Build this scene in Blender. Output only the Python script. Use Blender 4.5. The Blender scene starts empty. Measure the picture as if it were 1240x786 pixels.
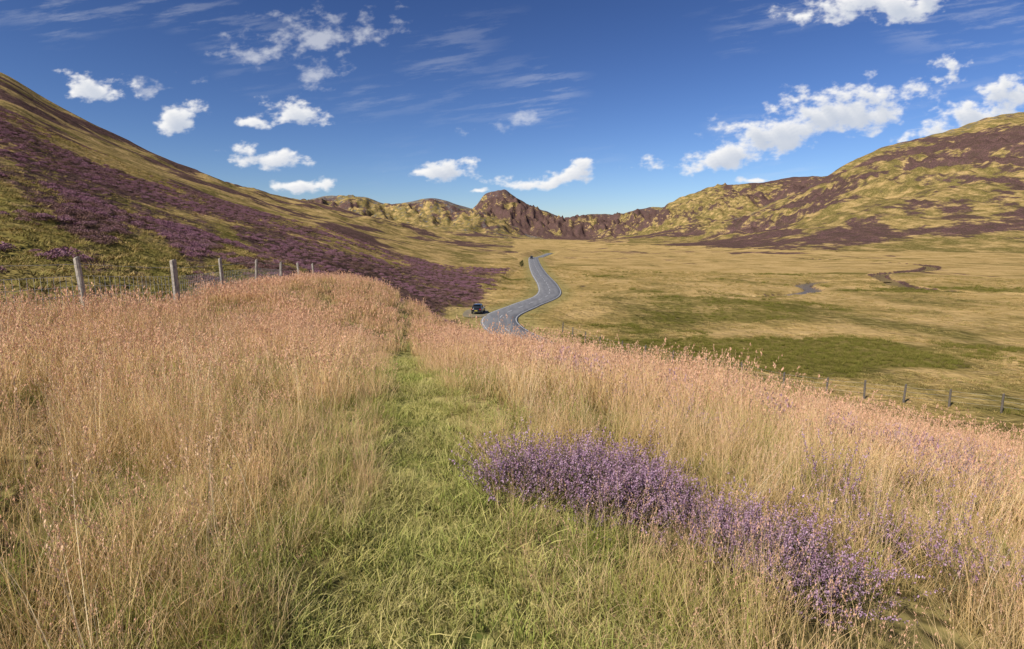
import bpy, bmesh, math, time
import numpy as np
from mathutils import Vector
T0=time.time()
scene=bpy.context.scene
rng=np.random.default_rng(7)
EYE=1.62

# ------------------------------------------------------------------ noise
def _hash(ix,iy,seed):
    h=(ix.astype(np.int64)*374761393+iy.astype(np.int64)*668265263+seed*1442695041)&0x7fffffff
    h=((h^(h>>13))*1274126177)&0x7fffffff
    return ((h^(h>>16))&0xffff)/65536.0*2*np.pi
def gnoise(x,y,seed=0):
    x0=np.floor(x);y0=np.floor(y);fx=x-x0;fy=y-y0
    u=fx*fx*fx*(fx*(fx*6-15)+10);v=fy*fy*fy*(fy*(fy*6-15)+10)
    def g(a,b):
        an=_hash(x0+a,y0+b,seed);return np.cos(an)*(fx-a)+np.sin(an)*(fy-b)
    n0=g(0,0)*(1-u)+g(1,0)*u;n1=g(0,1)*(1-u)+g(1,1)*u
    return n0*(1-v)+n1*v
def fbm(x,y,seed=0,o=4,gain=.5):
    s=0;a=1
    for i in range(o):
        s=s+a*gnoise(x,y,seed+i*17);a*=gain;x=x*2.03+11.3;y=y*2.03-7.7
    return s
def sst(a,b,x):
    t=np.clip((x-a)/(b-a),0,1);return t*t*(3-2*t)
def sp(v,k): return k*np.logaddexp(0,v/k)
def smax(a,b,k): return k*np.logaddexp(a/k,b/k)

# ------------------------------------------------------------------ terrain tables (bearing tangent, elevation tangent, metres)
GT=np.linspace(-1.9,1.9,3801)
def tab(ts,vs,sig):
    v=np.interp(GT,ts,vs);n=int(sig*4/.001)
    if n>0:
        k=np.exp(-.5*((np.arange(-n,n+1)*.001)/sig)**2);k/=k.sum()
        v=np.convolve(np.pad(v,n,mode='edge'),k,mode='valid')
    return lambda t:np.interp(t,GT,v)
A=np.array([(-1.8,.45,330,13,.3),(-1.2,.36,370,14,.3),(-.853,.275,420,17,.2),(-.789,.2327,460,18,.1),(-.711,.193,520,20,0),
(-.59,.139,650,24,-.5),(-.508,.107,750,28,-1),(-.41,.0757,850,38,-1.8),(-.313,.056,950,58,-3.5),(-.215,.0324,1100,85,-8),
(-.086,.0064,1300,125,-11.5),(0,-.008,1400,200,-11.5),(.06,-.02,1400,400,-13),(.12,-.05,1400,500,-25)])
LA=[tab(A[:,0],A[:,i],.018) for i in (1,2,3,4)]
B=np.array([(-.9,0),(-.4,.05),(-.355,.066),(-.313,.0735),(-.242,.0735),(-.207,.0607),(-.157,.071),(-.128,.069),(-.071,.0545),(-.028,.034),(.028,.0056),(.085,-.015),(.15,-.04)])
LB=tab(B[:,0],B[:,1],.006)
C=np.array([(-.3,0),(-.12,.03),(-.071,.051),(-.043,.075),(-.0185,.0845),(.007,.073),(.043,.0525),(.085,.038),(.128,.043),(.178,.043),(.242,.055),(.3,.06),(.4,.06),(.6,0)])
LC=tab(C[:,0],C[:,1],.004)
Dd=np.array([(0,-.05),(.1,-.02),(.142,-.008),(.2,.008),(.256,.042),(.3,.0735),(.328,.085),(.37,.096),(.44,.097),(.483,.107),(.54,.11),(.7,.11),(1,.1)])
LD=tab(Dd[:,0],Dd[:,1],.006)
E=np.array([(0,-.05),(.1,-.03),(.2,-.009),(.313,.014),(.399,.039),(.483,.077),(.538,.106),(.577,.131),(.631,.155),(.6856,.169),(.74,.1834),(.807,.202),(.8616,.213),(1.2,.25),(1.8,.2)])
LE=tab(E[:,0],E[:,1],.008)
LEf=tab([0,.1,.3,.5,.9,1.8],[1100,1000,720,520,430,350],.03)
DB=tab([-.6,-.4,-.28,0,.34,.57,.94,1.3],[70,50,38,36,28,23,22,20],.04)

def catmull(P,step=1.0):
    P=np.array(P,float);out=[]
    Q=np.vstack([2*P[0]-P[1],P,2*P[-1]-P[-2]])
    for i in range(1,len(Q)-2):
        p0,p1,p2,p3=Q[i-1],Q[i],Q[i+1],Q[i+2]
        n=max(2,int(np.linalg.norm(p2-p1)/step))
        for j in range(n):
            t=j/n
            out.append(.5*((2*p1)+(-p0+p2)*t+(2*p0-5*p1+4*p2-p3)*t*t+(-p0+3*p1-3*p2+p3)*t**3))
    out.append(P[-1]);return np.array(out)
ROAD=catmull([(14,38,-11.4),(8.5,54,-11.4),(2.8,70,-11.4),(-1.2,84,-11.4),(-1.8,97,-11.4),(2.6,114,-11.5),(8.6,136,-11.6),(10.4,165,-11.5),(10.4,220,-11.2),(11.5,290,-10.8),(13.5,360,-9.9),(16,385,-10.2),(22,460,-12.5),(40,600,-12.5)],2.0)
BURN1=catmull([(190,100,0),(160,125,0),(134,141,0),(117,163,0),(128,192,0),(150,232,0),(196,268,0),(230,330,0),(215,420,0)],4)
BURN2=catmull([(60,141,0),(72,147,0),(85,160,0),(91,178,0),(112,196,0),(128,192,0)],3)
def polydist(x,y,P):
    best=np.full(x.shape,1e9);zz=np.zeros(x.shape)
    for a,b in zip(P[:-1],P[1:]):
        dx,dy=b[0]-a[0],b[1]-a[1];L=dx*dx+dy*dy
        t=np.clip(((x-a[0])*dx+(y-a[1])*dy)/L,0,1)
        d=np.hypot(x-a[0]-t*dx,y-a[1]-t*dy);m=d<best
        best=np.where(m,d,best);zz=np.where(m,a[2]+t*(b[2]-a[2]),zz)
    return best,zz
def polybox(x,y,P,pad):
    d=np.full(x.shape,1e9);z=np.zeros(x.shape)
    m=(x>P[:,0].min()-pad)&(x<P[:,0].max()+pad)&(y>P[:,1].min()-pad)&(y<P[:,1].max()+pad)
    if m.any():
        a,b=polydist(x[m],y[m],P);d[m]=a;z[m]=b
    return d,z
PY=[-8,0,2,3.4,5.1,7.8,10,20,40,60];PX=[.6,-.15,-.39,-.52,-.84,-1.4,-1.9,-3.8,-8,-12]
def pathx(y): return np.interp(y,PY,PX)
def fencex(y): return np.interp(y,[-20,1,9.4,13.8,18.1,23.4,33,46,61,78,120],[-9,-9.2,-10,-10.4,-10.7,-11.9,-13.4,-15.1,-17.3,-19,-24])
def pathmask(x,y):
    w=np.interp(y,[0,2,3.5,6,10,40],[.62,.52,.36,.31,.27,.25])+.10*gnoise(x*1.3,y*1.3,5)*2
    d=np.abs(x-pathx(y)-.1*gnoise(y*.7,y*0+3,9));return 1-sst(w*.6,w*1.45,d)
def H(x,y,full=False):
    x=np.asarray(x,float);y=np.asarray(y,float)
    r=np.hypot(x,y);az=np.clip(np.arctan2(x,y),-1.05,1.05)
    wr=np.minimum(r/60,1)
    t=np.tan(az)+wr*.02*fbm(x/170,y/170,3,2);D=r*np.cos(az)
    g=.05+.12*sst(-11,-1,x)
    zf=-.24*sp(x-.8,.8)-g*sp(y-6,2)+.75*np.exp(-((x+8.5)**2/30+(y-33)**2/70))
    zf=zf-.45*sp(D-DB(t),1.5)+.08*fbm(x/3.1,y/3.1,21,3)*np.minimum(r/3,1)
    zv=-11.6+1.3*fbm(x/75,y/75,31,3)*sst(40,120,D)+.25*fbm(x/11,y/11,33,2)
    zv=zv-.4*sst(40,90,x)
    zz=smax(zf,zv,.7)
    kk=np.clip(D*.01,.4,12)
    us=[]
    s,Dc,Df,z0=[f(t) for f in LA]
    def layer(zc,Dc,Df,z0,ex,back):
        u=(D-Df)/(Dc-Df)
        h=np.where(u<0,z0+u*(Dc-Df)*.15,np.where(u<1,z0+(zc-z0)*np.clip(u,0,1)**ex,zc-back*(D-Dc)))
        return h,u
    rel=fbm(x/240,y/240,41,7,.48);rid=np.abs(fbm(x/110+y/500,y/300,47,4))
    def relief(h,u,w2=1):
        w=np.clip((h+12)/30,0,1);uu=np.clip(u,0,1)
        return h+w*D*(.013*rel-.032*(rid-.2)*4*uu*(1-uu)*w2)*(.45+2.2*uu*(1-uu)*2)
    hs=[]
    h,u=layer(EYE+s*Dc,Dc,Df,z0,1.15,.2);h=relief(h,u,.5);hs.append(h);us.append(u)
    h,u=layer(EYE+LB(t)*1900,1900,1150,-11.5,.9,.15);h=relief(h,u,1.2);hs.append(h);us.append(u)
    h,u=layer(EYE+LC(t)*3600,3600,2300,-11.5,1.,.2);h=relief(h,u,1);hs.append(h);us.append(u)
    h,u=layer(EYE+LD(t)*2400,2400,1300,-11.5,1.,.15);h=relief(h,u,1.1);hs.append(h);us.append(u)
    h,u=layer(EYE+LE(t)*1500,1500,LEf(t),-11.8,1.1,.12);h=relief(h,u,1.2);hs.append(h);us.append(u)
    st=np.stack([zz]+hs);lay=np.argmax(st,0)
    for h in hs: zz=smax(zz,h,kk)
    zz=zz+.30*fbm(x/9,y/9,51,3)*sst(15,40,D)*sst(600,250,D)*(1-sst(40,45,x)*.5)
    rd,rz=polybox(x,y,ROAD,20)
    b=1-sst(3.8,13,rd);zz=zz*(1-b)+(rz-.12)*b
    lb=np.exp(-(((x+7.0)/4.5)**4+((y-101)/8)**4));zz=zz*(1-lb)+(-11.42)*lb
    b1,_=polybox(x,y,BURN1,14);b2,_=polybox(x,y,BURN2,14);bd=np.minimum(b1,b2)
    kb=1-sst(1.6,3.6,bd);kw=1-sst(3,14,bd)
    zz=zz*(1-kw)+(-12.1)*kw-kb*1.1
    pm=pathmask(x,y)*(y<45);zz=zz-.05*pm
    if full: return zz,dict(lay=lay,us=us,t=t,D=D,rd=rd,bd=bd,pm=pm,lb=lb)
    return zz

# ------------------------------------------------------------------ node helpers
def newmat(name):
    m=bpy.data.materials.new(name);m.use_nodes=True;m.node_tree.nodes.clear();return m,m.node_tree
class G:
    def __init__(s,nt): s.nt=nt
    def n(s,ty,**kw):
        nd=s.nt.nodes.new(ty)
        for k,v in kw.items(): setattr(nd,k,v)
        return nd
    def link(s,a,b): s.nt.links.new(a,b)
    def put(s,sock,v):
        if isinstance(v,bpy.types.NodeSocket): s.link(v,sock)
        else: sock.default_value=v
    def math(s,op,a,b=0.,c=None,clamp=False):
        nd=s.n('ShaderNodeMath',operation=op,use_clamp=clamp);s.put(nd.inputs[0],a);s.put(nd.inputs[1],b)
        if c is not None:s.put(nd.inputs[2],c)
        return nd.outputs[0]
    def vm(s,op,a,b=None):
        nd=s.n('ShaderNodeVectorMath',operation=op);s.put(nd.inputs[0],a)
        if b is not None:s.put(nd.inputs[1],b)
        return nd.outputs['Value'] if op in('LENGTH','DOT_PRODUCT','DISTANCE') else nd.outputs[0]
    def mix(s,f,a,b):
        nd=s.n('ShaderNodeMix',data_type='RGBA');s.put(nd.inputs[0],f)
        s.put(nd.inputs[6],a if isinstance(a,bpy.types.NodeSocket) else (*a,1));s.put(nd.inputs[7],b if isinstance(b,bpy.types.NodeSocket) else (*b,1))
        return nd.outputs[2]
    def ss(s,v,a,b):
        nd=s.n('ShaderNodeMapRange',interpolation_type='SMOOTHSTEP');s.put(nd.inputs[0],v);nd.inputs[1].default_value=a;nd.inputs[2].default_value=b
        return nd.outputs[0]
    def noise(s,vec,scale,detail=4,rough=.55,dist=0):
        nd=s.n('ShaderNodeTexNoise');s.put(nd.inputs['Vector'],vec);nd.inputs['Scale'].default_value=scale;nd.inputs['Detail'].default_value=detail
        nd.inputs['Roughness'].default_value=rough;nd.inputs['Distortion'].default_value=dist;return nd.outputs[0]
    def attr(s,name,out='Fac'):
        nd=s.n('ShaderNodeAttribute',attribute_name=name);return nd.outputs[out]
    def pos(s): return s.n('ShaderNodeNewGeometry').outputs['Position']
    def mul(s,vec,v): return s.vm('MULTIPLY',vec,v)
    def mixv(s,c,v):
        nd=s.n('ShaderNodeVectorMath',operation='SCALE');s.link(c,nd.inputs[0]);s.put(nd.inputs['Scale'],v);return nd.outputs[0]

def principled(name,col,rough=.7,metal=0,noise=None,spec=.5,coat=0):
    m,nt=newmat(name);g=G(nt);b=g.n('ShaderNodeBsdfPrincipled');o=g.n('ShaderNodeOutputMaterial')
    b.inputs['Roughness'].default_value=rough;b.inputs['Metallic'].default_value=metal;b.inputs['Specular IOR Level'].default_value=spec
    b.inputs['Coat Weight'].default_value=coat
    if noise:
        sc,c2=noise;f=g.ss(g.noise(g.n('ShaderNodeTexCoord').outputs['Object'],sc,5,.65),.35,.65)
        g.link(g.mix(f,col,c2),b.inputs['Base Color'])
    else: b.inputs['Base Color'].default_value=(*col,1)
    g.link(b.outputs[0],o.inputs[0]);return m

# ------------------------------------------------------------------ ground material
def ground_material():
    m,nt=newmat('moor_ground');g=G(nt)
    P=g.pos()
    sep=g.n('ShaderNodeSeparateColor');g.link(g.attr('masks','Color'),sep.inputs[0]);heath,lush,rock=sep.outputs
    sep2=g.n('ShaderNodeSeparateColor');g.link(g.attr('masks2','Color'),sep2.inputs[0]);near,path,verge=sep2.outputs
    goldn=g.attr('gold')
    nM=g.noise(P,.07,5,.68);nS=g.noise(P,.6,4,.7)
    nStr=g.noise(g.mul(P,(.06,.02,.09)),1,5,.70)
    gold=g.mix(g.ss(nM,.35,.65),(.57,.385,.16),(.41,.28,.10))
    olive=g.mix(g.ss(nS,.3,.7),(.145,.118,.038),(.25,.195,.060))
    f=g.math('ADD',g.math('MULTIPLY',nM,.35),g.math('MULTIPLY',nStr,.65))
    f=g.math('SUBTRACT',f,g.math('MULTIPLY',goldn,.20))
    c=g.mix(g.ss(f,.33,.52),gold,olive)
    c=g.mix(g.math('MULTIPLY',g.ss(nS,.50,.72),.35),c,(.54,.39,.19))
    fl=g.ss(g.math('ADD',lush,g.math('MULTIPLY',g.math('SUBTRACT',nM,.5),1.0)),.42,.72)
    c=g.mix(g.math('MULTIPLY',fl,.8),c,g.mix(nS,(.085,.082,.018),(.21,.175,.045)))
    nh=g.math('ADD',g.math('MULTIPLY',g.math('SUBTRACT',nM,.5),1.2),g.math('MULTIPLY',g.math('SUBTRACT',nS,.5),.6))
    nh=g.math('ADD',nh,g.math('MULTIPLY',g.math('SUBTRACT',nStr,.5),1.2))
    fh=g.ss(g.math('ADD',heath,nh),.46,.68)
    hc=g.mix(g.ss(nS,.35,.65),(.068,.042,.038),(.175,.088,.100))
    hc=g.mix(g.ss(nM,.42,.66),hc,(.100,.062,.052))
    c=g.mix(g.math('MULTIPLY',fh,.90),c,hc)
    fr=g.ss(g.math('ADD',rock,g.math('MULTIPLY',g.math('SUBTRACT',nM,.5),1.7)),.52,.72)
    c=g.mix(fr,c,g.mix(nS,(.09,.08,.08),(.27,.25,.235)))
    c=g.mix(g.math('MULTIPLY',verge,.8),c,g.mix(nS,(.21,.19,.055),(.42,.33,.14)))
    nearc=g.mix(g.ss(nS,.35,.65),(.20,.165,.06),(.36,.28,.11))
    c=g.mix(near,c,nearc)
    c=g.mix(path,c,g.mix(g.ss(g.noise(P,9,4,.75),.38,.62),(.10,.12,.03),(.42,.36,.13)))
    c=g.mixv(c,g.math('ADD',.68,g.math('MULTIPLY',nS,.64)))
    bs=g.n('ShaderNodeBsdfDiffuse');g.link(c,bs.inputs[0])
    bp=g.n('ShaderNodeBump');bp.inputs['Strength'].default_value=1.;bp.inputs['Distance'].default_value=1.2
    hh=g.math('ADD',g.math('MULTIPLY',nS,.8),g.math('MULTIPLY',g.math('MULTIPLY',nM,g.math('SUBTRACT',1.25,goldn)),3.0))
    g.link(hh,bp.inputs['Height']);g.link(bp.outputs[0],bs.inputs['Normal'])
    o=g.n('ShaderNodeOutputMaterial');g.link(bs.outputs[0],o.inputs[0]);return m

def link(o): scene.collection.objects.link(o);return o
def npmesh(name,V,F,mats=(),smooth=True):
    me=bpy.data.meshes.new(name);V=np.asarray(V,float);F=np.asarray(F,np.int32);k=F.shape[1]
    me.vertices.add(len(V));me.vertices.foreach_set('co',V.ravel())
    me.loops.add(F.size);me.loops.foreach_set('vertex_index',F.ravel())
    me.polygons.add(len(F));me.polygons.foreach_set('loop_start',np.arange(0,F.size,k,dtype=np.int32))
    me.update(calc_edges=True)
    me.polygons.foreach_set('use_smooth',np.full(len(F),smooth))
    for m in mats: me.materials.append(m)
    return me
# ------------------------------------------------------------------ terrain
fine=np.radians(np.arange(-53,53.01,.13));rest=np.radians(np.arange(56,304,4.));azs=np.concatenate([fine,rest]);na=len(azs)
nr=760;rs=.35*np.exp(np.linspace(0,math.log(11000/.35),nr))
R,AZ=np.meshgrid(rs,azs,indexing='ij');X=(R*np.sin(AZ)).ravel();Y=(R*np.cos(AZ)).ravel()
Z,inf=H(X,Y,True)
i=np.arange(nr-1)[:,None];j=np.arange(na)[None,:];j2=(j+1)%na
F=np.stack([i*na+j,i*na+j2,(i+1)*na+j2,(i+1)*na+j],-1).reshape(-1,4)[:,::-1]
V=np.stack([X,Y,Z],-1)
me=npmesh('ground',V,F,[ground_material()])
def masks(x,y,z,inf):
    lay,us,t,D=inf['lay'],inf['us'],inf['t'],inf['D']
    n1=fbm(x/120+.3*gnoise(x/60,y/60,70),y/190,61,4);n2=fbm(x/28,y/40,62,3);n3=fbm(x/400,y/520,65,3)
    h=.40+n1*.8+n2*.5
    u=us[0];L=(lay==1);sl=(z-EYE)/np.maximum(D,1)
    bl=.15*sst(.02,.06,u)*(1-sst(.17,.30,u))-.07*sst(.22,.30,u)*(1-sst(.40,.52,u))+.24*sst(.42,.62,u)
    bl=bl*sst(-.2,-.4,t)+.04*sst(-.4,-.2,t)*(1-sst(.3,.5,u))
    bl=bl+.95*fbm(u*9+t*3.5,t*5,73,4)
    b=np.where(L,bl,0)
    b=np.where(lay==0,-.45+.40*sst(0,-9,x)*sst(60,90,D)+.45*sst(340,460,D)*sst(.05,.2,t),b)
    b=np.where(lay==2,.07+n3*.6,b);b=np.where(lay==3,.45,b);b=np.where(lay==4,.11+n3*.8+.16*sst(.3,.15,t),b)
    wob=.014*fbm(t*9,sl*20,77,3)
    band1=np.exp(-((sl+wob-np.interp(t,[.42,.54,.7,.86,1.2],[.045,.085,.115,.145,.18]))/.024)**2)*sst(.42,.52,t)
    band2=np.exp(-((sl+wob-np.interp(t,[.3,.5,.7,.88,1.2],[-.012,-.004,.012,.032,.05]))/.020)**2)*sst(.22,.40,t)
    b=np.where(lay==5,-.02+n3*.8+.40*band1+.42*band2,b)
    h=h+b
    h=h*(1-sst(60,40,D)*(lay==0))
    g=.20+fbm(x/60,y/35,71,3)*.75+.16*sst(170,90,D)
    g=np.where(lay==0,g,g*.8+.12*(lay==2)+.12*(lay==4)+.05*(lay==5))
    g=g+.9*np.exp(-(((x-31)/17)**2+((y-66)/9)**2)**1.5)+.28*np.exp(-(((x-22)/40)**2+((y-105)/22)**2))
    g=g+.25*np.exp(-(inf['bd']/12)**2)
    r=np.where(lay==2,.44+.25*sst(.7,1.,us[1]),0)+np.where(lay==3,.20+.30*sst(.6,1,us[2]),0)+np.where(lay==5,.1+.45*sst(.85,1,us[4]),0)+np.where(lay==1,.1+.2*sst(.8,1,us[0]),0)
    bank=(1-sst(2.4,4.6,inf['bd']));infence=sst(-1.2,.2,x-fencex(y))
    nearm=(1-sst(-1,5,D-DB(t)))*(lay==0)*infence
    g=g+.26*(1-infence)*(D<80)
    verge=np.maximum(1-sst(4.0,8,inf['rd']),inf['lb'])
    h=h*(1-verge)+bank*.8
    gd=np.where(lay==0,.42+.50*sst(90,220,D)+.7*fbm(x/50,y/80,79,3),.20)
    gd=np.where(lay==1,.38,gd)
    return np.clip(np.stack([h,g*(1-bank),r,np.ones_like(h)],-1),0,1),np.clip(np.stack([nearm,inf['pm']*nearm,verge,np.ones_like(h)],-1),0,1),np.clip(gd,0,1)
M1,M2,GD=masks(X,Y,Z,inf)
for nm,a in(('masks',M1),('masks2',M2)):
    at=me.color_attributes.new(nm,'FLOAT_COLOR','POINT');at.data.foreach_set('color',a.astype(np.float32).ravel())
at=me.attributes.new('gold','FLOAT','POINT');at.data.foreach_set('value',GD.astype(np.float32))
gobj=link(bpy.data.objects.new('ground',me))
bm=bmesh.new();bm.from_mesh(me);bm.verts.ensure_lookup_table()
bm.faces.new([bm.verts[k] for k in range(na)][::-1]);bm.to_mesh(me);bm.free()
print('terrain',time.time()-T0)

# ------------------------------------------------------------------ road
def ribbon(P,off0,off1,dz,i0=0,i1=None):
    P=P[i0:i1];d=np.gradient(P[:,:2],axis=0);d/=np.linalg.norm(d,axis=1)[:,None];nrm=np.stack([d[:,1],-d[:,0]],-1)
    a=np.c_[P[:,:2]+nrm*off0,P[:,2]+dz];b=np.c_[P[:,:2]+nrm*off1,P[:,2]+dz];n=len(P)
    V=np.empty((2*n,3));V[0::2]=a;V[1::2]=b
    F=np.array([(2*k,2*k+1,2*k+3,2*k+2) for k in range(n-1)]);return V,F
def join(parts):
    Vs=[];Fs=[];o=0
    for v,f in parts: Vs.append(v);Fs.append(f+o);o+=len(v)
    return np.vstack(Vs),np.vstack(Fs)
m,nt=newmat('asphalt');g=G(nt);P_=g.pos();b_=g.n('ShaderNodeBsdfPrincipled');b_.inputs['Roughness'].default_value=.8
c=g.mix(g.ss(g.noise(g.mul(P_,(1,.15,1)),1.2,5,.6),.35,.65),(.19,.185,.185),(.25,.245,.24));c=g.mix(g.math('MULTIPLY',g.noise(P_,30,2),.3),c,(.10,.10,.10))
g.link(c,b_.inputs['Base Color']);o_=g.n('ShaderNodeOutputMaterial');g.link(b_.outputs[0],o_.inputs[0]);asph=m
RS=catmull(ROAD[::2],1.0)
d=np.gradient(RS[:,:2],axis=0);d/=np.linalg.norm(d,axis=1)[:,None];nrm=np.stack([d[:,1],-d[:,0]],-1)
offs=[-3.05,-3.0,-1.5,0,1.5,3.0,3.05];dz=[-.25,.0,.03,.045,.03,0,-.25];n=len(RS)
V=np.concatenate([np.c_[RS[:,:2]+nrm*o,RS[:,2]+z][:,None,:] for o,z in zip(offs,dz)],1).reshape(-1,3);k=len(offs)
F=np.array([(a*k+b,a*k+b+1,(a+1)*k+b+1,(a+1)*k+b) for a in range(n-1) for b in range(k-1)])
road=link(bpy.data.objects.new('road',npmesh('road',V,F,[asph])))
white=principled('road_paint',(.75,.75,.72),.6,noise=(3,(.5,.5,.48)))
parts=[ribbon(RS,-2.8,-2.68,.014),ribbon(RS,2.68,2.8,.014)]
for k in range(0,n-4,7): parts.append(ribbon(RS,-.06,.06,.053,k,k+4))
V,F=join(parts);mk=link(bpy.data.objects.new('lane_markings',npmesh('lane_markings',V,F,[white])));mk.parent=road
a=np.linspace(0,2*np.pi,40,endpoint=False);ex=-6.5+np.sign(np.cos(a))*abs(np.cos(a))**.7*2.2;ey=101+np.sign(np.sin(a))*abs(np.sin(a))**.7*6.0
lm=bpy.data.meshes.new('layby');lm.from_pydata([(p,q,-11.36) for p,q in zip(ex,ey)],[],[list(range(40))]);lm.materials.append(principled('gravel',(.20,.16,.11),.9,noise=(.8,(.30,.25,.13))))
link(bpy.data.objects.new('gravel_layby',lm))
wat=principled('burn_water',(.015,.014,.012),.12,spec=.5)
for P in(BURN1,BURN2):
    Q=P.copy();Q[:,2]=-12.75;V,F=ribbon(Q,-2.2,2.2,0);link(bpy.data.objects.new('stream',npmesh('stream',V,F,[wat])))

# ------------------------------------------------------------------ grass templates
def strips(r,n,R,h0,h1,w0,w1,lean,lev=4,power=1.8):
    a=r.random(n)*2*np.pi;rr=R*np.sqrt(r.random(n));bx,by=rr*np.cos(a),rr*np.sin(a)
    h=h0+(h1-h0)*r.random(n)**.8;w=w0+(w1-w0)*r.random(n);la=r.random(n)*2*np.pi;la=np.where(r.random(n)<.5,a+r.normal(0,.6,n),la)
    ll=lean*(.25+r.random(n));wa=r.random(n)*np.pi
    s=np.linspace(0,1,lev);V=np.empty((n,lev,2,3))
    px=bx[:,None]+np.cos(la)[:,None]*(ll*h)[:,None]*s**power;py=by[:,None]+np.sin(la)[:,None]*(ll*h)[:,None]*s**power
    pz=h[:,None]*s*(1-.25*(ll[:,None]*s)**1.5)-.03
    ww=w[:,None]*.5*(1-.93*s**1.5)
    for q,sg in((0,-1),(1,1)):
        V[:,:,q,0]=px+sg*ww*np.cos(wa)[:,None];V[:,:,q,1]=py+sg*ww*np.sin(wa)[:,None];V[:,:,q,2]=pz
    base=np.arange(n)[:,None]*lev*2+np.arange(lev-1)[None]*2
    F=np.stack([base,base+1,base+3,base+2],-1).reshape(-1,4)
    tip=np.broadcast_to(s[None,:,None],(n,lev,2)).ravel().copy()
    cen=np.stack([px,py,pz],-1)
    return V.reshape(-1,3),F,tip,cen,h
def diamonds(r,C,L,W,up=.7):
    n=len(C);d=r.normal(0,1,(n,3));d[:,2]=np.abs(d[:,2])+up*2;d/=np.linalg.norm(d,axis=1)[:,None]
    q=np.cross(d,r.normal(0,1,(n,3)));q/=np.linalg.norm(q,axis=1)[:,None]+1e-9
    L=L*(.6+.8*r.random((n,1)));W=W*(.6+.8*r.random((n,1)))
    V=np.stack([C-d*L/2,C+q*W/2,C+d*L/2,C-q*W/2],1).reshape(-1,3)
    return V,np.arange(4*n).reshape(n,4)
def build(name,parts,mat):
    Vs=[];Fs=[];t=[];s=[];o=0
    for V,F,tp,sd in parts:
        Vs.append(V);Fs.append(F+o);o+=len(V);t.append(np.broadcast_to(tp,len(V)));s.append(np.full(len(V),sd))
    me=npmesh(name,np.vstack(Vs),np.vstack(Fs),[mat],False)
    for nm,a in(('tip',t),('seed',s)):
        at=me.attributes.new(nm,'FLOAT','POINT');at.data.foreach_set('value',np.concatenate(a).astype(np.float32))
    return bpy.data.objects.new(name,me)
def grassclump(name,r,mat,n,R,h0,h1,w0,w1,lean,stalk=0,sh=(.6,.9),sw=.003,head=(.10,10,.012,.004)):
    V,F,t,_,_=strips(r,n,R,h0,h1,w0,w1,lean);P=[(V,F,t,0.)]
    if stalk:
        V,F,t,c,h=strips(r,stalk,R*.9,sh[0],sh[1],sw,sw*1.2,.30,4,2.2);P.append((V,F,.55+.45*t,0.3))
        HL,m,dl,dw=head
        a,b=c[:,-2],c[:,-1];dirs=b-a;dl_=np.linalg.norm(dirs,axis=1,keepdims=True);dirs=dirs/dl_
        f=r.random((stalk,m));C=b[:,None]-dirs[:,None]*(f[...,None]*HL)+r.normal(0,1,(stalk,m,3))*(.0035+.3*dw)*(.4+f[...,None])
        V,F=diamonds(r,C.reshape(-1,3),dl,dw,1.2);P.append((V,F,1.,1.))
    return build(name,P,mat)
def grassmat(name,base,low,straw,straw2,seed,green,gbias=.5,trans=0,pink=0):
    m,nt=newmat(name);g=G(nt);P=g.pos();tip=g.attr('tip');sd=g.attr('seed');rnd=g.n('ShaderNodeObjectInfo').outputs['Random']
    s=g.mix(rnd,straw,straw2)
    nz=g.noise(P,.45,2,.6)
    gf=g.ss(g.math('ADD',nz,g.math('MULTIPLY',g.math('SUBTRACT',rnd,.5),.35)),gbias-.08,gbias+.12)
    top=g.mix(g.math('MULTIPLY',gf,.8),s,green)
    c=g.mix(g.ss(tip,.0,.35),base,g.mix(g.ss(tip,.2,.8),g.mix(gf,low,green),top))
    if pink:
        sx=g.n('ShaderNodeSeparateXYZ');g.link(P,sx.inputs[0]);pf=g.math('MULTIPLY',g.ss(sx.outputs[1],4,20),pink)
        pf=g.math('MULTIPLY',pf,g.math('ADD',.55,g.math('MULTIPLY',g.ss(nz,.4,.6),.6)))
        c=g.mix(g.math('MULTIPLY',pf,g.ss(tip,.4,.9)),c,(.74,.42,.26))
    c=g.mix(g.ss(sd,.4,.9),c,seed)
    c=g.mixv(c,g.math('ADD',.82,g.math('MULTIPLY',nz,.36)))
    d=g.n('ShaderNodeBsdfDiffuse');g.link(c,d.inputs[0]);last=d.outputs[0]
    if trans:
        t=g.n('ShaderNodeBsdfTranslucent');g.link(c,t.inputs[0])
        mx=g.n('ShaderNodeMixShader');mx.inputs[0].default_value=trans;g.link(d.outputs[0],mx.inputs[1]);g.link(t.outputs[0],mx.inputs[2]);last=mx.outputs[0]
    o=g.n('ShaderNodeOutputMaterial');g.link(last,o.inputs[0]);return m
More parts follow.
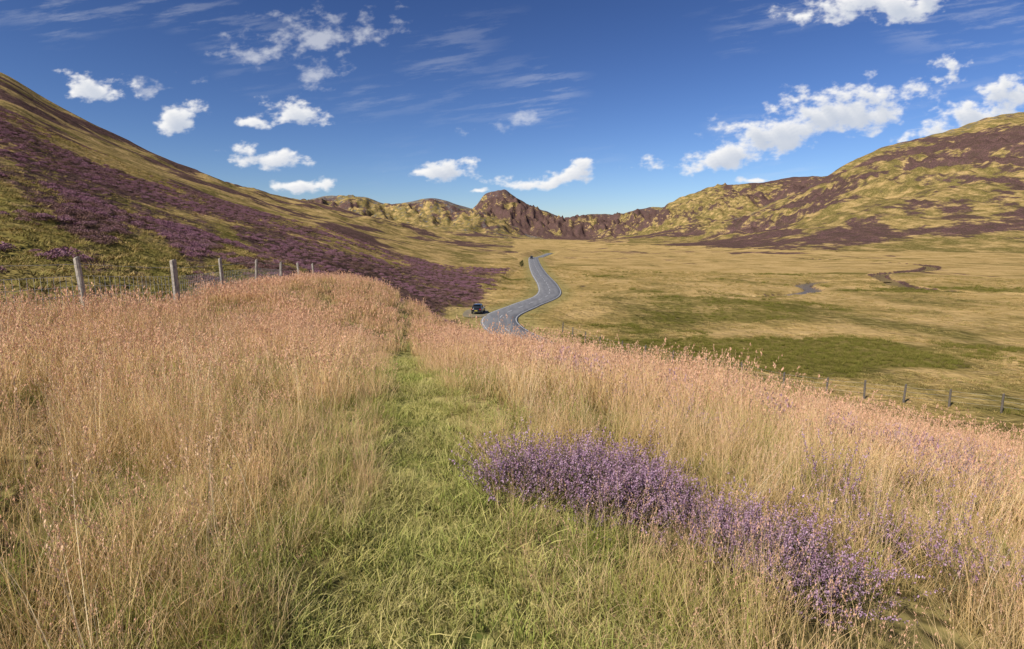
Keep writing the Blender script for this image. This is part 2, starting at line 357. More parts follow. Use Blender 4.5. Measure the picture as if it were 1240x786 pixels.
def scatter(name,x,y,templates,scale,tilt=.12,zs=None,z=None,sink=0):
    col=bpy.data.collections.new(name+'_clumps')
    for t in templates: col.objects.link(t)
    n=len(x);z=H(x,y)-sink if z is None else z
    me=bpy.data.meshes.new(name);me.vertices.add(n);me.vertices.foreach_set('co',np.stack([x,y,z],-1).astype(np.float32).ravel())
    rot=np.stack([rng.normal(0,tilt,n),rng.normal(0,tilt,n),rng.random(n)*6.283],-1)
    sc=np.repeat(np.asarray(scale)[:,None],3,1)
    if zs is not None: sc[:,2]*=zs
    for nm,a in(('rot',rot),('scl',sc)):
        at=me.attributes.new(nm,'FLOAT_VECTOR','POINT');at.data.foreach_set('vector',a.astype(np.float32).ravel())
    at=me.attributes.new('idx','INT','POINT');at.data.foreach_set('value',rng.integers(0,len(templates),n).astype(np.int32))
    ob=link(bpy.data.objects.new(name,me))
    ng=bpy.data.node_groups.new(name+'_nodes','GeometryNodeTree')
    ng.interface.new_socket('Geometry',in_out='INPUT',socket_type='NodeSocketGeometry');ng.interface.new_socket('Geometry',in_out='OUTPUT',socket_type='NodeSocketGeometry')
    N=ng.nodes;gi=N.new('NodeGroupInput');go=N.new('NodeGroupOutput');ip=N.new('GeometryNodeInstanceOnPoints');ci=N.new('GeometryNodeCollectionInfo')
    ci.inputs[0].default_value=col;ci.inputs['Separate Children'].default_value=True;ci.inputs['Reset Children'].default_value=True
    def na_(nm,ty):
        a=N.new('GeometryNodeInputNamedAttribute');a.data_type=ty;a.inputs[0].default_value=nm;return a.outputs[0]
    ng.links.new(gi.outputs[0],ip.inputs['Points']);ng.links.new(ci.outputs[0],ip.inputs['Instance']);ip.inputs['Pick Instance'].default_value=True
    ng.links.new(na_('idx','INT'),ip.inputs['Instance Index']);ng.links.new(na_('rot','FLOAT_VECTOR'),ip.inputs['Rotation']);ng.links.new(na_('scl','FLOAT_VECTOR'),ip.inputs['Scale'])
    ng.links.new(ip.outputs[0],go.inputs[0])
    md=ob.modifiers.new('scatter','NODES');md.node_group=ng
    print(name,n);return ob
def wedge(r0,r1,dens,half=58):
    area=(r1*r1-r0*r0)*math.radians(half);n=int(area*dens)
    r=np.sqrt(r0*r0+(r1*r1-r0*r0)*rng.random(n));a=np.radians((rng.random(n)*2-1)*half);return r*np.sin(a),r*np.cos(a)

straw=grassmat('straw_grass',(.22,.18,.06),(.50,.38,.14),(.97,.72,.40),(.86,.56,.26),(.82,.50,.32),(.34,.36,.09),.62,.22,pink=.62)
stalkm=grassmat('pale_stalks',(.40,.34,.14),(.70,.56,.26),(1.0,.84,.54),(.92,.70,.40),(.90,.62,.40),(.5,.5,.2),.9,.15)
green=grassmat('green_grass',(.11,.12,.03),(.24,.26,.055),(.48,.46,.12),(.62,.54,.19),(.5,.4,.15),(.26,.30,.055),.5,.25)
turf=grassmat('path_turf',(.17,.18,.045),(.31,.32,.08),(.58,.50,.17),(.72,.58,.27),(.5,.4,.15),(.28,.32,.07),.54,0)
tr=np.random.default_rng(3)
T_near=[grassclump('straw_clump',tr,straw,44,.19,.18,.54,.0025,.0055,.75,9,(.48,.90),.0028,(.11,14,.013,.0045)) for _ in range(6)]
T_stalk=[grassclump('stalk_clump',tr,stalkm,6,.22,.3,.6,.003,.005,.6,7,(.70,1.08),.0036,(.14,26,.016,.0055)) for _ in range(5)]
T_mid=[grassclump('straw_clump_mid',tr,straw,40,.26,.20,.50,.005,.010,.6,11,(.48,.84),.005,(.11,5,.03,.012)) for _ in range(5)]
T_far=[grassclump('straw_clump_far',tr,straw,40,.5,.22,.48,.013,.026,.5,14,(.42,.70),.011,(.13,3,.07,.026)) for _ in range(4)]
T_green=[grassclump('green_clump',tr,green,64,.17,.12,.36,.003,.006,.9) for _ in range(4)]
T_turf=[grassclump('turf_clump',tr,turf,240,.23,.03,.10,.003,.006,1.1) for _ in range(6)]

POLY=np.array([(-.30,3.8),(.1,4.05),(.6,4.25),(1.25,3.75),(1.72,3.2),(1.88,2.82),(1.74,2.6),(1.35,2.8),(.9,3.1),(.3,3.5),(-.1,3.6)])
def inpoly(x,y,P):
    r=np.zeros(x.shape,bool);j=len(P)-1
    for i in range(len(P)):
        c=((P[i,1]>y)!=(P[j,1]>y))&(x<(P[j,0]-P[i,0])*(y-P[i,1])/(P[j,1]-P[i,1]+1e-12)+P[i,0]);r^=c;j=i
    return r
def inheather(x,y): return inpoly(x+.28*gnoise(x*3,y*3,80),y+.28*gnoise(x*3+9,y*3,81),POLY)
def keep(x,y,edge=3):
    z,f=H(x,y,True)
    k=(f['pm']<.30+.25*rng.random(len(x)))&(f['D']<DB(f['t'])+edge)&(x>fencex(y)-.6+.8*gnoise(x,y,82))
    k&=~(inheather(x,y)&(rng.random(len(x))<.80));return k
def edgeh(x,y):
    e=np.clip(.42+.55*np.maximum(np.abs(x-pathx(y))-.25,0),.42,1)
    return np.where((x>pathx(y)+.45)&(y<4.2),np.maximum(e,.74),e)
x,y=wedge(1.2,6.5,33,62);k=keep(x,y)&~((np.abs(x-pathx(y))<.55)&(y<2.2));pt=gnoise(x*.9,y*.9,89);k&=rng.random(len(x))<np.clip(.88+1.0*pt,.35,1);x,y=x[k],y[k]
side=np.where(x<pathx(y),1.0,.85);s=(.62+.54*rng.random(len(x)))*side*(.92+.6*gnoise(x*.6,y*.6,90))*edgeh(x,y)
s=np.where((x>.0)&(x<2.4)&(y<3.4)&(y<4.5-x*.8),s*.85,s)
scatter('tall_straw_grass',x,y,T_near,s)
x,y=wedge(1.5,11,3.6,60);k=keep(x,y)&(np.abs(x-pathx(y))>.8)&~((x>-.2)&(x<2.4)&(y<3.6));k&=rng.random(len(x))<np.clip(.6+1.3*gnoise(x*.7,y*.7,92),.1,1);x,y=x[k],y[k]
scatter('grass_flower_stalks',x,y,T_stalk,(.70+.40*rng.random(len(x)))*np.where(x<pathx(y),1,.8),.16)
x,y=wedge(6.5,16,14,58);k=keep(x,y);x,y=x[k],y[k];scatter('tall_straw_grass',x,y,T_mid,(.72+.45*rng.random(len(x)))*(1+.6*gnoise(x*.4,y*.4,90))*edgeh(x,y))
x,y=wedge(16,72,5.0,56);k=keep(x,y);x,y=x[k],y[k];scatter('tall_straw_grass',x,y,T_far,(.62+.45*rng.random(len(x)))*(1+.6*gnoise(x*.3,y*.3,90)))
x,y=wedge(.9,10,16,62);pd=np.abs(x-pathx(y));w=np.clip(1.30-pd*.75,0.18,1)+.6*gnoise(x,y,95)+.35*((x<-.8)&(y<3.5));w=np.where(x>pathx(y)+.5,w*.6,w);k=keep(x,y)&(rng.random(len(x))<w)&(pd>.3)
x,y=x[k],y[k];scatter('green_grass',x,y,T_green,(.6+.5*rng.random(len(x)))*np.clip(.45+.7*np.abs(x-pathx(y)),.5,1))
x,y=wedge(.6,13,60,60);k=(np.abs(x-pathx(y))<np.interp(y,[0,3,8,13],[1.5,1.1,.7,.5]))&(rng.random(len(x))<np.interp(y,[0,4,7],[1,.85,.5]));x,y=x[k],y[k];scatter('path_turf',x,y,T_turf,(.75+.6*rng.random(len(x)))*(1+.7*gnoise(x*2,y*2,97)),.2)

# ------------------------------------------------------------------ heather
def heathermat():
    m,nt=newmat('heather');g=G(nt);sd=g.attr('seed');tip=g.attr('tip');rnd=g.n('ShaderNodeObjectInfo').outputs['Random']
    P=g.pos();f=g.mix(g.ss(g.noise(P,50,1),.35,.65),(.29,.15,.26),(.62,.43,.56));f=g.mix(g.math('MULTIPLY',rnd,.5),f,(.36,.21,.22))
    st=g.mix(tip,(.07,.05,.03),(.17,.15,.06));c=g.mix(g.ss(sd,.4,.6),st,f)
    d=g.n('ShaderNodeBsdfDiffuse');g.link(c,d.inputs[0]);o=g.n('ShaderNodeOutputMaterial');g.link(d.outputs[0],o.inputs[0]);return m
hm=heathermat()
def sprigs(name,r):
    n=20;V,F,t,c,h=strips(r,n,.13,.16,.42,.0035,.005,.6,5,1.4);P=[(V,F,t,0.)]
    def along(lo,hi,m,spread):
        s=lo+(hi-lo)*r.random((n,m));q=s*4;i=np.minimum(q.astype(int),3);f=q-i;ii=np.arange(n)[:,None]
        return (c[ii,i]*(1-f)[...,None]+c[ii,i+1]*f[...,None]+r.normal(0,spread,(n,m,3))).reshape(-1,3)
    V,F=diamonds(r,along(.15,.75,24,.010),.014,.004,.6);P.append((V,F,.9,0.))
    V,F=diamonds(r,along(.58,1.0,30,.0045),.009,.007,.3);P.append((V,F,1.,1.));return build(name,P,hm)
T_h=[sprigs('heather_sprigs',tr) for _ in range(5)]
x=rng.uniform(-.6,2.5,2600);y=rng.uniform(1.8,4.8,2600);k=inheather(x,y)&(rng.random(len(x))<np.clip(.48+1.1*gnoise(x*2.6,y*2.6,85),.05,.8));x,y=x[k],y[k]
scatter('heather',x,y,T_h,(.70+.5*rng.random(len(x)))*(1+.5*gnoise(x*2,y*2,86)),.25)
# smaller, sparser sprigs of heather through the grass of the right-hand slope
x,y=wedge(3.5,15,4.5,55);k=keep(x,y)&(x>1.2)&(fbm(x/1.9,y/1.9,121,2)>.20);x,y=x[k],y[k];scatter('heather',x,y,T_h,(.85+.5*rng.random(len(x))),.2,zs=1.25)
def bushmat():
    m,nt=newmat('heather_bush');g=G(nt);tip=g.attr('tip');rnd=g.n('ShaderNodeObjectInfo').outputs['Random'];P=g.pos()
    f=g.mix(g.ss(g.noise(P,.12,3),.44,.58),(.33,.165,.205),(.22,.13,.09));f=g.mix(g.math('MULTIPLY',rnd,.6),f,(.38,.22,.26))
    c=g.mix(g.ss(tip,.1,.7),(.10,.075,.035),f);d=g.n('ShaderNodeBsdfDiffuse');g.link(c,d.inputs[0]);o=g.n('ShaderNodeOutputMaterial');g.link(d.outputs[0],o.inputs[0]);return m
bmt=bushmat()
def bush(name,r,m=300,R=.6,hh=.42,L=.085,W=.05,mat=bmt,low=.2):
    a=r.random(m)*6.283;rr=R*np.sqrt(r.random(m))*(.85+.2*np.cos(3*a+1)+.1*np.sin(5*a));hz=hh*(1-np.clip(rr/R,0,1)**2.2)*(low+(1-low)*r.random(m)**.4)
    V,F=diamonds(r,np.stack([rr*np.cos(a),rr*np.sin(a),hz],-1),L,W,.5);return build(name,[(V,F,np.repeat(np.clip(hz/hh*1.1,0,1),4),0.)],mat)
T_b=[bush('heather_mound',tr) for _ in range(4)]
x,y=wedge(18,75,2.4,56);x2,y2=wedge(75,230,.55,50);x=np.r_[x,x2];y=np.r_[y,y2];k=(x<8)&(x>-220);x,y=x[k],y[k]
z,f=H(x,y,True);a1,a2,_g=masks(x,y,z,f)
hn=fbm(x/6,y/6,99,3)+.9*fbm(x/20,y/30,98,3)
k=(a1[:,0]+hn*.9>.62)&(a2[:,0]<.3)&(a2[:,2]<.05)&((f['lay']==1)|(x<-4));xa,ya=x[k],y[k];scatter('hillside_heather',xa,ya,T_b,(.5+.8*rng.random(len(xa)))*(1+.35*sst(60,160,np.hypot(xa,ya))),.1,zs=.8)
k2=(a2[:,0]<.3)&(a2[:,2]<.05)&(f['lay']==1)&~k&(rng.random(len(x))<.75);xg,yg=x[k2],y[k2]
x,y=wedge(9,42,3.0,50);k=keep(x,y,edge=4)&(x>-2)&(fbm(x/3.5,y/3.5,101,2)>.12-.25*sst(-6,3,np.hypot(x,y)-DB(x/np.maximum(y,1))));x,y=x[k],y[k]
lilac=grassmat('lilac_heather',(.12,.09,.06),(.25,.15,.14),(.44,.25,.34),(.52,.33,.40),(.4,.2,.3),(.42,.26,.28),.6,0)
T_l=[bush('lilac_mound',tr,170,.34,.56,.06,.024,lilac,.1) for _ in range(3)]
scatter('slope_heather',x,y,T_l,.6+.55*rng.random(len(x)))
tus=grassmat('tussock',(.28,.21,.075),(.40,.29,.10),(.64,.45,.20),(.50,.36,.13),(.4,.3,.1),(.24,.21,.06),.49,0)
tusg=grassmat('rush',(.09,.085,.02),(.13,.13,.025),(.24,.21,.05),(.34,.27,.08),(.3,.2,.1),(.16,.16,.03),.5,0)
T_t=[grassclump('tussock_clump',tr,tus,40,.42,.12,.36,.022,.045,.9) for _ in range(4)]
T_r=[grassclump('rush_clump',tr,tusg,40,.38,.25,.55,.02,.034,.5) for _ in range(3)]
x,y=wedge(13,95,2.2,54);x2,y2=wedge(95,260,.5,50);x=np.r_[x,x2];y=np.r_[y,y2]
z,f=H(x,y,True);a1,a2,_g=masks(x,y,z,f)
ok=(a2[:,0]<.5)&(f['rd']>4.5)&(f['bd']>3.2)&(f['lb']<.1)
gr=a1[:,1]+.35*gnoise(x/6,y/6,111)>.56
k=ok&~gr&(a1[:,0]<.60)&(fbm(x/9,y/9,113,3)>-.10)&(f['lay']!=1);xs=np.r_[x[k],xg];ys=np.r_[y[k],yg];scatter('valley_grass',xs,ys,T_t,(.5+.7*rng.random(len(xs)))*(1+.6*sst(80,240,np.hypot(xs,ys))),zs=.7)
k=ok&gr&(f['lay']==0);xs,ys=x[k],y[k];scatter('valley_rushes',xs,ys,T_r,(.5+.7*rng.random(len(xs)))*(1+.5*sst(80,240,np.hypot(xs,ys))),zs=.8)
print('scatter',time.time()-T0)

# ------------------------------------------------------------------ fences
wood=principled('weathered_wood',(.52,.46,.38),.85,noise=(9,(.30,.26,.21)))
wood2=principled('old_wood',(.10,.085,.07),.9,noise=(9,(.18,.15,.12)))
wire=principled('galvanised_wire',(.50,.50,.50),.5,metal=.2)
def post(p,h,r0,mat,lean,seed):
    rr=np.random.default_rng(seed);n=10;bm=bmesh.new();rings=[]
    for zz,f in((-.35,1.05),(0,1.),(h*.35,.97),(h*.7,.95),(h-.02,.93),(h,.80)):
        ring=[]
        for k in range(n):
            a=k/n*6.283;q=r0*f*(1+.07*math.sin(3*a+seed)+rr.normal(0,.02))
            ring.append(bm.verts.new((q*math.cos(a)+lean[0]*zz,q*math.sin(a)+lean[1]*zz,zz+(.03*math.cos(a) if zz>h-.03 else 0))))
        rings.append(ring)
    for a,b in zip(rings[:-1],rings[1:]):
        for k in range(n): bm.faces.new((a[k],a[(k+1)%n],b[(k+1)%n],b[k]))
    bm.faces.new(rings[-1]);me=bpy.data.meshes.new('post');bm.to_mesh(me);bm.free();me.materials.append(mat)
    o=link(bpy.data.objects.new('post',me));o.location=p;return o
def tubes(segs,r):
    V=[];F=[]
    for a,b in segs:
        a=np.array(a);b=np.array(b);d=b-a;L=np.linalg.norm(d);d/=L;u=np.cross(d,(0.13,.2,1) if abs(d[2])<.9 else (1,0,0));u/=np.linalg.norm(u);v=np.cross(d,u);o=len(V)
        for p in(a,b):
            for k in range(4):
                q=k*math.pi/2;V.append(p+r*(u*math.cos(q)+v*math.sin(q)))
        for k in range(4): F.append((o+k,o+(k+1)%4,o+4+(k+1)%4,o+4+k))
    return np.array(V),np.array(F)
def fence(pts,hgt,mat,netting,thick=(),name='wire_fence',rad=.05,wr=.003):
    root=link(bpy.data.objects.new(name,None));tops=[]
    for i,(px,py) in enumerate(pts):
        zz=float(H(np.array([px]),np.array([py]))[0]);th=i in thick;rr=np.random.default_rng(i+5)
        o=post((px,py,zz),hgt*(1.0+rr.uniform(-.05,.06)),.10 if th else rad,mat,rr.normal(0,.03,2),i+1);o.parent=root;o.name='post_%d'%(i+1);tops.append(np.array([px,py,zz]))
    segs=[];hs=[.12,.28,.44,.62,.82,1.05] if netting else [.4,.75,1.05]
    hs=[h*hgt/1.2 for h in hs]
    for a,b in zip(tops[:-1],tops[1:]):
        L=np.linalg.norm(b-a);n=max(2,int(L/1.0));prev=None
        for k in range(n+1):
            q=a+(b-a)*k/n
            if prev is not None:
                for h in hs: segs.append((prev+(0,0,h-.02*math.sin(math.pi*(k-1)/n)),q+(0,0,h-.02*math.sin(math.pi*k/n))))
            prev=q
        if netting and a[1]<32:
            m=int(L/.2)
            for k in range(m): q=a+(b-a)*k/m;segs.append((q+(0,0,hs[0]),q+(0,0,hs[4])))
    V,F=tubes(segs,wr);w=link(bpy.data.objects.new('wires',npmesh('wires',V,F,[wire])));w.parent=root
fence([(-9.2,1),(-9.6,5.2),(-10.0,9.4),(-10.4,13.8),(-10.7,18.1),(-11.9,23.4),(-12.5,27.8),(-13.4,33),(-14,37.6),(-14.6,42),(-15.1,46.3),(-15.8,51),(-16.6,56),(-17.3,61),(-18,66),(-18.6,72),(-19,78)],1.45,wood,True,(4,),rad=.070,wr=.0045)
fence([(44,38),(41,40.2),(37.9,42.6),(35.0,44.1),(32.1,45.2),(29.6,46.4),(27.2,47.8),(24.5,50),(22,53),(19.5,56),(17,59),(14.8,62),(12.8,65),(10.8,68.4),(9.4,72),(8.2,76),(7.2,80)],1.5,wood2,False,(),name='wire_fence',rad=.085,wr=.005)

# ------------------------------------------------------------------ cars
paint=principled('black_car_paint',(.012,.013,.016),.25,coat=.8);glass=principled('car_glass',(.02,.025,.03),.05,spec=.8)
rub=principled('tyre_rubber',(.02,.02,.02),.8);rim=principled('alloy_rim',(.5,.5,.52),.3,metal=.9);red=principled('tail_light',(.4,.01,.01),.2);lampm=principled('head_light',(.7,.72,.75),.1);plate=principled('number_plate',(.7,.6,.1),.5);trim=principled('black_trim',(.03,.03,.03),.6)
def loft(name,secs,mat,root,sub=1):
    bm=bmesh.new();R=[]
    for s in secs: R.append([bm.verts.new(p) for p in s])
    n=len(R[0])
    for a,b in zip(R[:-1],R[1:]):
        for k in range(n): bm.faces.new((a[k],a[(k+1)%n],b[(k+1)%n],b[k]))
    bm.faces.new(R[0][::-1]);bm.faces.new(R[-1]);bmesh.ops.recalc_face_normals(bm,faces=bm.faces)
    me=bpy.data.meshes.new(name);bm.to_mesh(me);bm.free();me.materials.append(mat)
    for p in me.polygons:p.use_smooth=True
    o=link(bpy.data.objects.new(name,me));o.parent=root
    if sub:
        m=o.modifiers.new('s','SUBSURF');m.levels=sub;m.render_levels=sub
    return o
def boxp(name,c,s,mat,root,bev=.02):
    bm=bmesh.new();bmesh.ops.create_cube(bm,size=1)
    for v in bm.verts: v.co=Vector((v.co.x*s[0]+c[0],v.co.y*s[1]+c[1],v.co.z*s[2]+c[2]))
    bmesh.ops.bevel(bm,geom=bm.edges[:],offset=bev,segments=2,affect='EDGES')
    me=bpy.data.meshes.new(name);bm.to_mesh(me);bm.free();me.materials.append(mat);o=link(bpy.data.objects.new(name,me));o.parent=root;return o
def car(name,loc,rz,h=1.65,L=4.5,W=1.85):
    root=link(bpy.data.objects.new(name,None));k=h/1.65
    def sec(y,w,z0,z1,z2):
        return [(-w*.9,y,z0),(w*.9,y,z0),(w,y,z0+.12),(w,y,(z0+z1)/2),(w*.97,y,z1),(w*.8,y,z2),(-w*.8,y,z2),(-w*.97,y,z1),(-w,y,(z0+z1)/2),(-w,y,z0+.12)]
    w=W/2
    loft('body',[sec(-L/2,w*.86,.36,.75*k,.82*k),sec(-L/2+.06,w*.95,.28,.88*k,.98*k),sec(-L/2+.7,w,.24,.93*k,1.02*k),sec(0,w,.24,.95*k,1.03*k),sec(L/2-1.35,w,.24,.93*k,1.03*k),sec(L/2-.5,w*.97,.26,.84*k,.93*k),sec(L/2-.06,w*.9,.3,.70*k,.78*k),sec(L/2,w*.8,.38,.6*k,.66*k)],paint,root)
    def cs(y,wb,wt,zb,zt): return [(-wb,y,zb),(wb,y,zb),(wb*.98,y,zb+.05),(wt,y,zt-.05),(wt*.85,y,zt),(-wt*.85,y,zt),(-wt,y,zt-.05),(-wb*.98,y,zb+.05)]
    loft('windows',[cs(-L/2+.12,w*.9,w*.82,.95*k,1.05*k),cs(-L/2+.42,w*.92,w*.75,.95*k,1.55*k),cs(-.2,w*.92,w*.76,.95*k,1.58*k),cs(.45,w*.92,w*.74,.95*k,1.52*k),cs(1.25,w*.9,w*.84,.93*k,1.04*k)],glass,root)
    loft('roof',[cs(-L/2+.36,w*.70,w*.66,1.50*k,1.60*k),cs(-L/2+.6,w*.76,w*.7,1.5*k,1.64*k),cs(-.2,w*.77,w*.7,1.52*k,1.66*k),cs(.42,w*.72,w*.66,1.46*k,1.58*k)],paint,root)
    for sx in(-1,1):
        for y in(-L/2+.85,L/2-.9):
            for nm,mt,R_,wd,off in(('tyre',rub,.34,.22,0),('wheel_rim',rim,.22,.06,.10)):
                bm=bmesh.new();bmesh.ops.create_cone(bm,cap_ends=True,segments=24,radius1=R_,radius2=R_,depth=wd);bmesh.ops.bevel(bm,geom=[e for e in bm.edges if len(e.link_faces)==2 and any(len(f_.verts)>4 for f_ in e.link_faces)],offset=.02,segments=2,affect='EDGES')
                me=bpy.data.meshes.new(nm);bm.to_mesh(me);bm.free();me.materials.append(mt);o=link(bpy.data.objects.new(nm,me));o.rotation_euler=(0,math.pi/2,0);o.location=(sx*(w-.09+off*.9),y,.34);o.parent=root
        boxp('tail_lamp',(sx*w*.80,-L/2+.05,.84*k),(.22,.12,.2),red,root);boxp('head_lamp',(sx*w*.72,L/2-.10,.68*k),(.32,.12,.13),lampm,root)
        boxp('mirror',(sx*(w+.10),.75,1.03*k),(.2,.12,.14),trim,root);boxp('pillar',(sx*w*.86,-.25,1.25*k),(.05,.09,.5*k),paint,root)
        boxp('roof_rail',(sx*w*.62,-.5,1.68*k),(.04,1.7,.03),trim,root,.008)
    boxp('number_plate',(0,-L/2-.005,.62),(.52,.03,.11),plate,root,.004);boxp('rear_bumper',(0,-L/2+.02,.42),(W*.86,.14,.18),trim,root,.04);boxp('front_grille',(0,L/2-.02,.48),(W*.55,.08,.16),trim,root,.02)
    root.location=loc;root.rotation_euler=(0,0,rz);return root
car('parked_car',(-6.0,101,-11.35),math.radians(-8),1.72)
car('distant_car',(11.9,349,-9.95),math.radians(176),1.7,4.5,1.85)

# ------------------------------------------------------------------ small tree beside the road
bark=principled('bark',(.07,.05,.035),.9,noise=(12,(.12,.09,.06)));leafm=grassmat('dark_leaves',(.03,.04,.015),(.05,.06,.02),(.06,.08,.022),(.08,.09,.03),(.05,.06,.02),(.05,.07,.018),.5,0)
def tree(name,loc,h):
    r=np.random.default_rng(12);root=link(bpy.data.objects.new(name,None));zz=float(H(np.array([loc[0]]),np.array([loc[1]]))[0]);root.location=(loc[0],loc[1],zz)
    segs=[]
    def cone(a,b,r0,r1):
        a=np.array(a);b=np.array(b);d=b-a;d/=np.linalg.norm(d);u=np.cross(d,(1,.2,.1));u/=np.linalg.norm(u);v=np.cross(d,u)
        return np.array([p+rr*(u*math.cos(q*math.pi/3)+v*math.sin(q*math.pi/3)) for p,rr in((a,r0),(b,r1)) for q in range(6)]),np.array([(q,(q+1)%6,6+(q+1)%6,6+q) for q in range(6)])
    segs.append(cone((0,0,-.2),(0.05,0,h*.9),.11,.02));cen=[]
    for k in range(26):
        f=.15+.8*k/26;a=r.random()*6.28;L=h*.36*(1-f)**.7+.15;e=(math.cos(a)*L,math.sin(a)*L,h*f+L*.25);segs.append(cone((0.05*f,0,h*f*.9),e,.035*(1.1-f),.008))
        for q in(.45,.75,1.): cen.append((e[0]*q,e[1]*q,h*f*.9*(1-q)+e[2]*q))
    V,F=join(segs);o=link(bpy.data.objects.new('trunk_and_limbs',npmesh('trunk',V,F,[bark])));o.parent=root
    cen=np.array(cen);C=(cen[:,None]+r.normal(0,.16,(len(cen),45,3))).reshape(-1,3);V,F=diamonds(r,C,.12,.07,.2);o=build('crown',[(V,F,r.random(len(V)),0.)],leafm);link(o);o.parent=root
tree('roadside_tree',(4.3,258),3.4)

# ------------------------------------------------------------------ clouds: a far emissive shell, cover and sun shading painted per vertex
CL=[(-.698,.246,.055,.027,0),(-.56,.196,.036,.027,0),(-.366,.207,.055,.028,-.1),(-.446,.195,.045,.015,.1),(-.422,.134,.062,.021,0),(-.365,.0895,.055,.015,0),
(-.11,.110,.062,.018,.05),(.055,.100,.085,.015,.08),(.10,.108,.035,.017,.1),(-.05,.081,.024,.008,0),(.555,.206,.150,.046,.12),(.46,.172,.16,.040,.28),(.35,.138,.10,.026,.16),
(.735,.278,.034,.024,.3),(.80,.214,.15,.036,.35),(.90,.25,.09,.035,.3),(.597,.372,.13,.032,.1),(.69,.39,.07,.03,.2),(.41,.1,.045,.009,.1)]
SOFT=[(-.30,.335,.09,.030,.1),(-.40,.31,.07,.025,.2),(-.33,.275,.035,.025,0),(-.02,.19,.06,.012,.1),(-.60,.25,.05,.012,.1)]
def cfield(t,s,L,amp,wp=1):
    wx=fbm(t*9,s*12,201,5,.55);wy=fbm(t*9+7,s*12,202,5,.55);t2=t+.035*wx*wp;s2=s+.016*wy*wp
    best=np.full(t.shape,9.)
    for a,b,p,q,r in L:
        c_,s_=math.cos(r),math.sin(r);X_=(t2-a)*c_+(s2-b)*s_;Y_=-(t2-a)*s_+(s2-b)*c_
        Y_=np.where(Y_<0,Y_*1.5,Y_);best=np.minimum(best,np.sqrt((X_/p)**2+(Y_/q)**2))
    n=fbm(t*20,s*34,203,7,.60)
    return 1-best+n*amp
nt_,ns_=1500,430
tt=np.linspace(-1.2,1.2,nt_);sg=np.linspace(.045,.47,ns_);TT,SS=np.meshgrid(tt,sg,indexing='ij')
f0=cfield(TT,SS,CL,.85);rho=sst(-.08,.66,f0)
od=0
for k in(1,2,3,4):od=od+sst(-.05,.9,cfield(TT-.004*k,SS+.005*k,CL,.85))
lightv=np.exp(-.34*od)
lightv=np.clip(lightv*1.0+.35*(1-rho)+.10*fbm(TT*30,SS*40,230,4),0,1)
fs=cfield(TT,SS,SOFT,1.5);rs_=sst(-.25,1.3,fs)*.50
st_=fbm(TT*7+SS*6,SS*60-TT*9,210,7,.62);reg=fbm(TT*3.1+4,SS*6,211,2)
cir=sst(.02,.85,st_+.2)*sst(-.05,.45,reg)*.17
alpha=1-(1-rho*.98)*(1-rs_)*(1-cir)
alpha*=sst(.045,.07,SS)
gcol=np.array([.46,.53,.66]);wcol=np.array([.98,.97,.96]);cw=np.where(rho>.02,lightv,.85)[...,None]  # shaded grey and sunlit white, mixed into the cloud colour
col=gcol*(1-cw)+wcol*cw
dirv=np.stack([TT,np.ones_like(TT),SS],-1);dirv/=np.linalg.norm(dirv,axis=-1,keepdims=True);Vc=(dirv*15000).reshape(-1,3)
i=np.arange(nt_-1)[:,None];j=np.arange(ns_-1)[None];Fc=np.stack([i*ns_+j,(i+1)*ns_+j,(i+1)*ns_+j+1,i*ns_+j+1],-1).reshape(-1,4)
af=alpha.ravel();Fc=Fc[af[Fc].max(1)>.004]
used=np.unique(Fc);rm=np.full(len(Vc),-1);rm[used]=np.arange(len(used));Fc=rm[Fc]
m,nt=newmat('cloud_glow');g=G(nt);em=g.n('ShaderNodeEmission');g.link(g.attr('painted_shading','Color'),em.inputs[0]);trn=g.n('ShaderNodeBsdfTransparent');mx=g.n('ShaderNodeMixShader')  # clouds emit their painted shading, the sun does not light them
g.link(g.attr('cover'),mx.inputs[0]);g.link(trn.outputs[0],mx.inputs[1]);g.link(em.outputs[0],mx.inputs[2]);o=g.n('ShaderNodeOutputMaterial');g.link(mx.outputs[0],o.inputs[0])
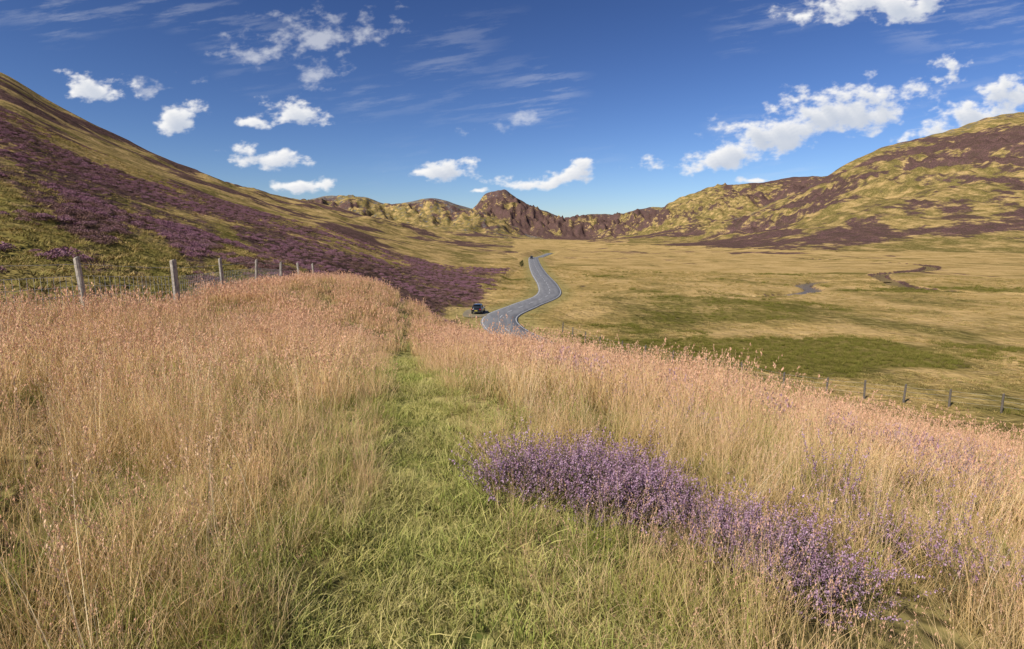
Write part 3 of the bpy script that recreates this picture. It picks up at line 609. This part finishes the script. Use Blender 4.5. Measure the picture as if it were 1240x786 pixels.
try: m.cycles.emission_sampling='NONE'
except Exception as e: print(e)
me=npmesh('clouds',Vc[used],Fc,[m]);at=me.attributes.new('cover','FLOAT','POINT');at.data.foreach_set('value',af[used].astype(np.float32))
at=me.color_attributes.new('painted_shading','FLOAT_COLOR','POINT');at.data.foreach_set('color',np.c_[col.reshape(-1,3)[used],np.ones(len(used))].astype(np.float32).ravel())
link(bpy.data.objects.new('clouds',me))
# ------------------------------------------------------------------ sky and sun
SUN_AZ=math.radians(-134);SUN_EL=math.radians(42)
w=bpy.data.worlds.new('sky');scene.world=w;w.use_nodes=True;nt=w.node_tree;nt.nodes.clear();g=G(nt)
sky=g.n('ShaderNodeTexSky',sky_type='NISHITA',sun_disc=False,sun_elevation=SUN_EL,sun_rotation=SUN_AZ,altitude=600,air_density=1.0,dust_density=.5,ozone_density=2.0)
hs=g.vm('MULTIPLY',sky.outputs[0],(.090,.098,.126))
gm=g.n('ShaderNodeGamma');gm.inputs[1].default_value=1.55;g.link(hs,gm.inputs[0]);hs=g.vm('MULTIPLY',gm.outputs[0],(12.5,11.2,9.2))
bg=g.n('ShaderNodeBackground');g.link(hs,bg.inputs[0]);bg.inputs[1].default_value=.1;o=g.n('ShaderNodeOutputWorld');g.link(bg.outputs[0],o.inputs[0])
sl=bpy.data.lights.new('sun','SUN');sl.energy=5.0;sl.angle=math.radians(.5);sl.color=(1,.94,.84);so=link(bpy.data.objects.new('sun',sl))
dv=Vector((math.sin(SUN_AZ)*math.cos(SUN_EL),math.cos(SUN_AZ)*math.cos(SUN_EL),math.sin(SUN_EL)));so.rotation_euler=dv.to_track_quat('Z','Y').to_euler()

cam=bpy.data.cameras.new('camera');cam.lens=20;cam.sensor_width=36;cam.clip_end=40000;cam.clip_start=.05
co=link(bpy.data.objects.new('camera',cam));co.location=(0,0,EYE);co.rotation_euler=(math.radians(81.5),0,0);scene.camera=co
scene.view_settings.view_transform='Standard';scene.view_settings.look='None';scene.view_settings.exposure=0
print('total',time.time()-T0)
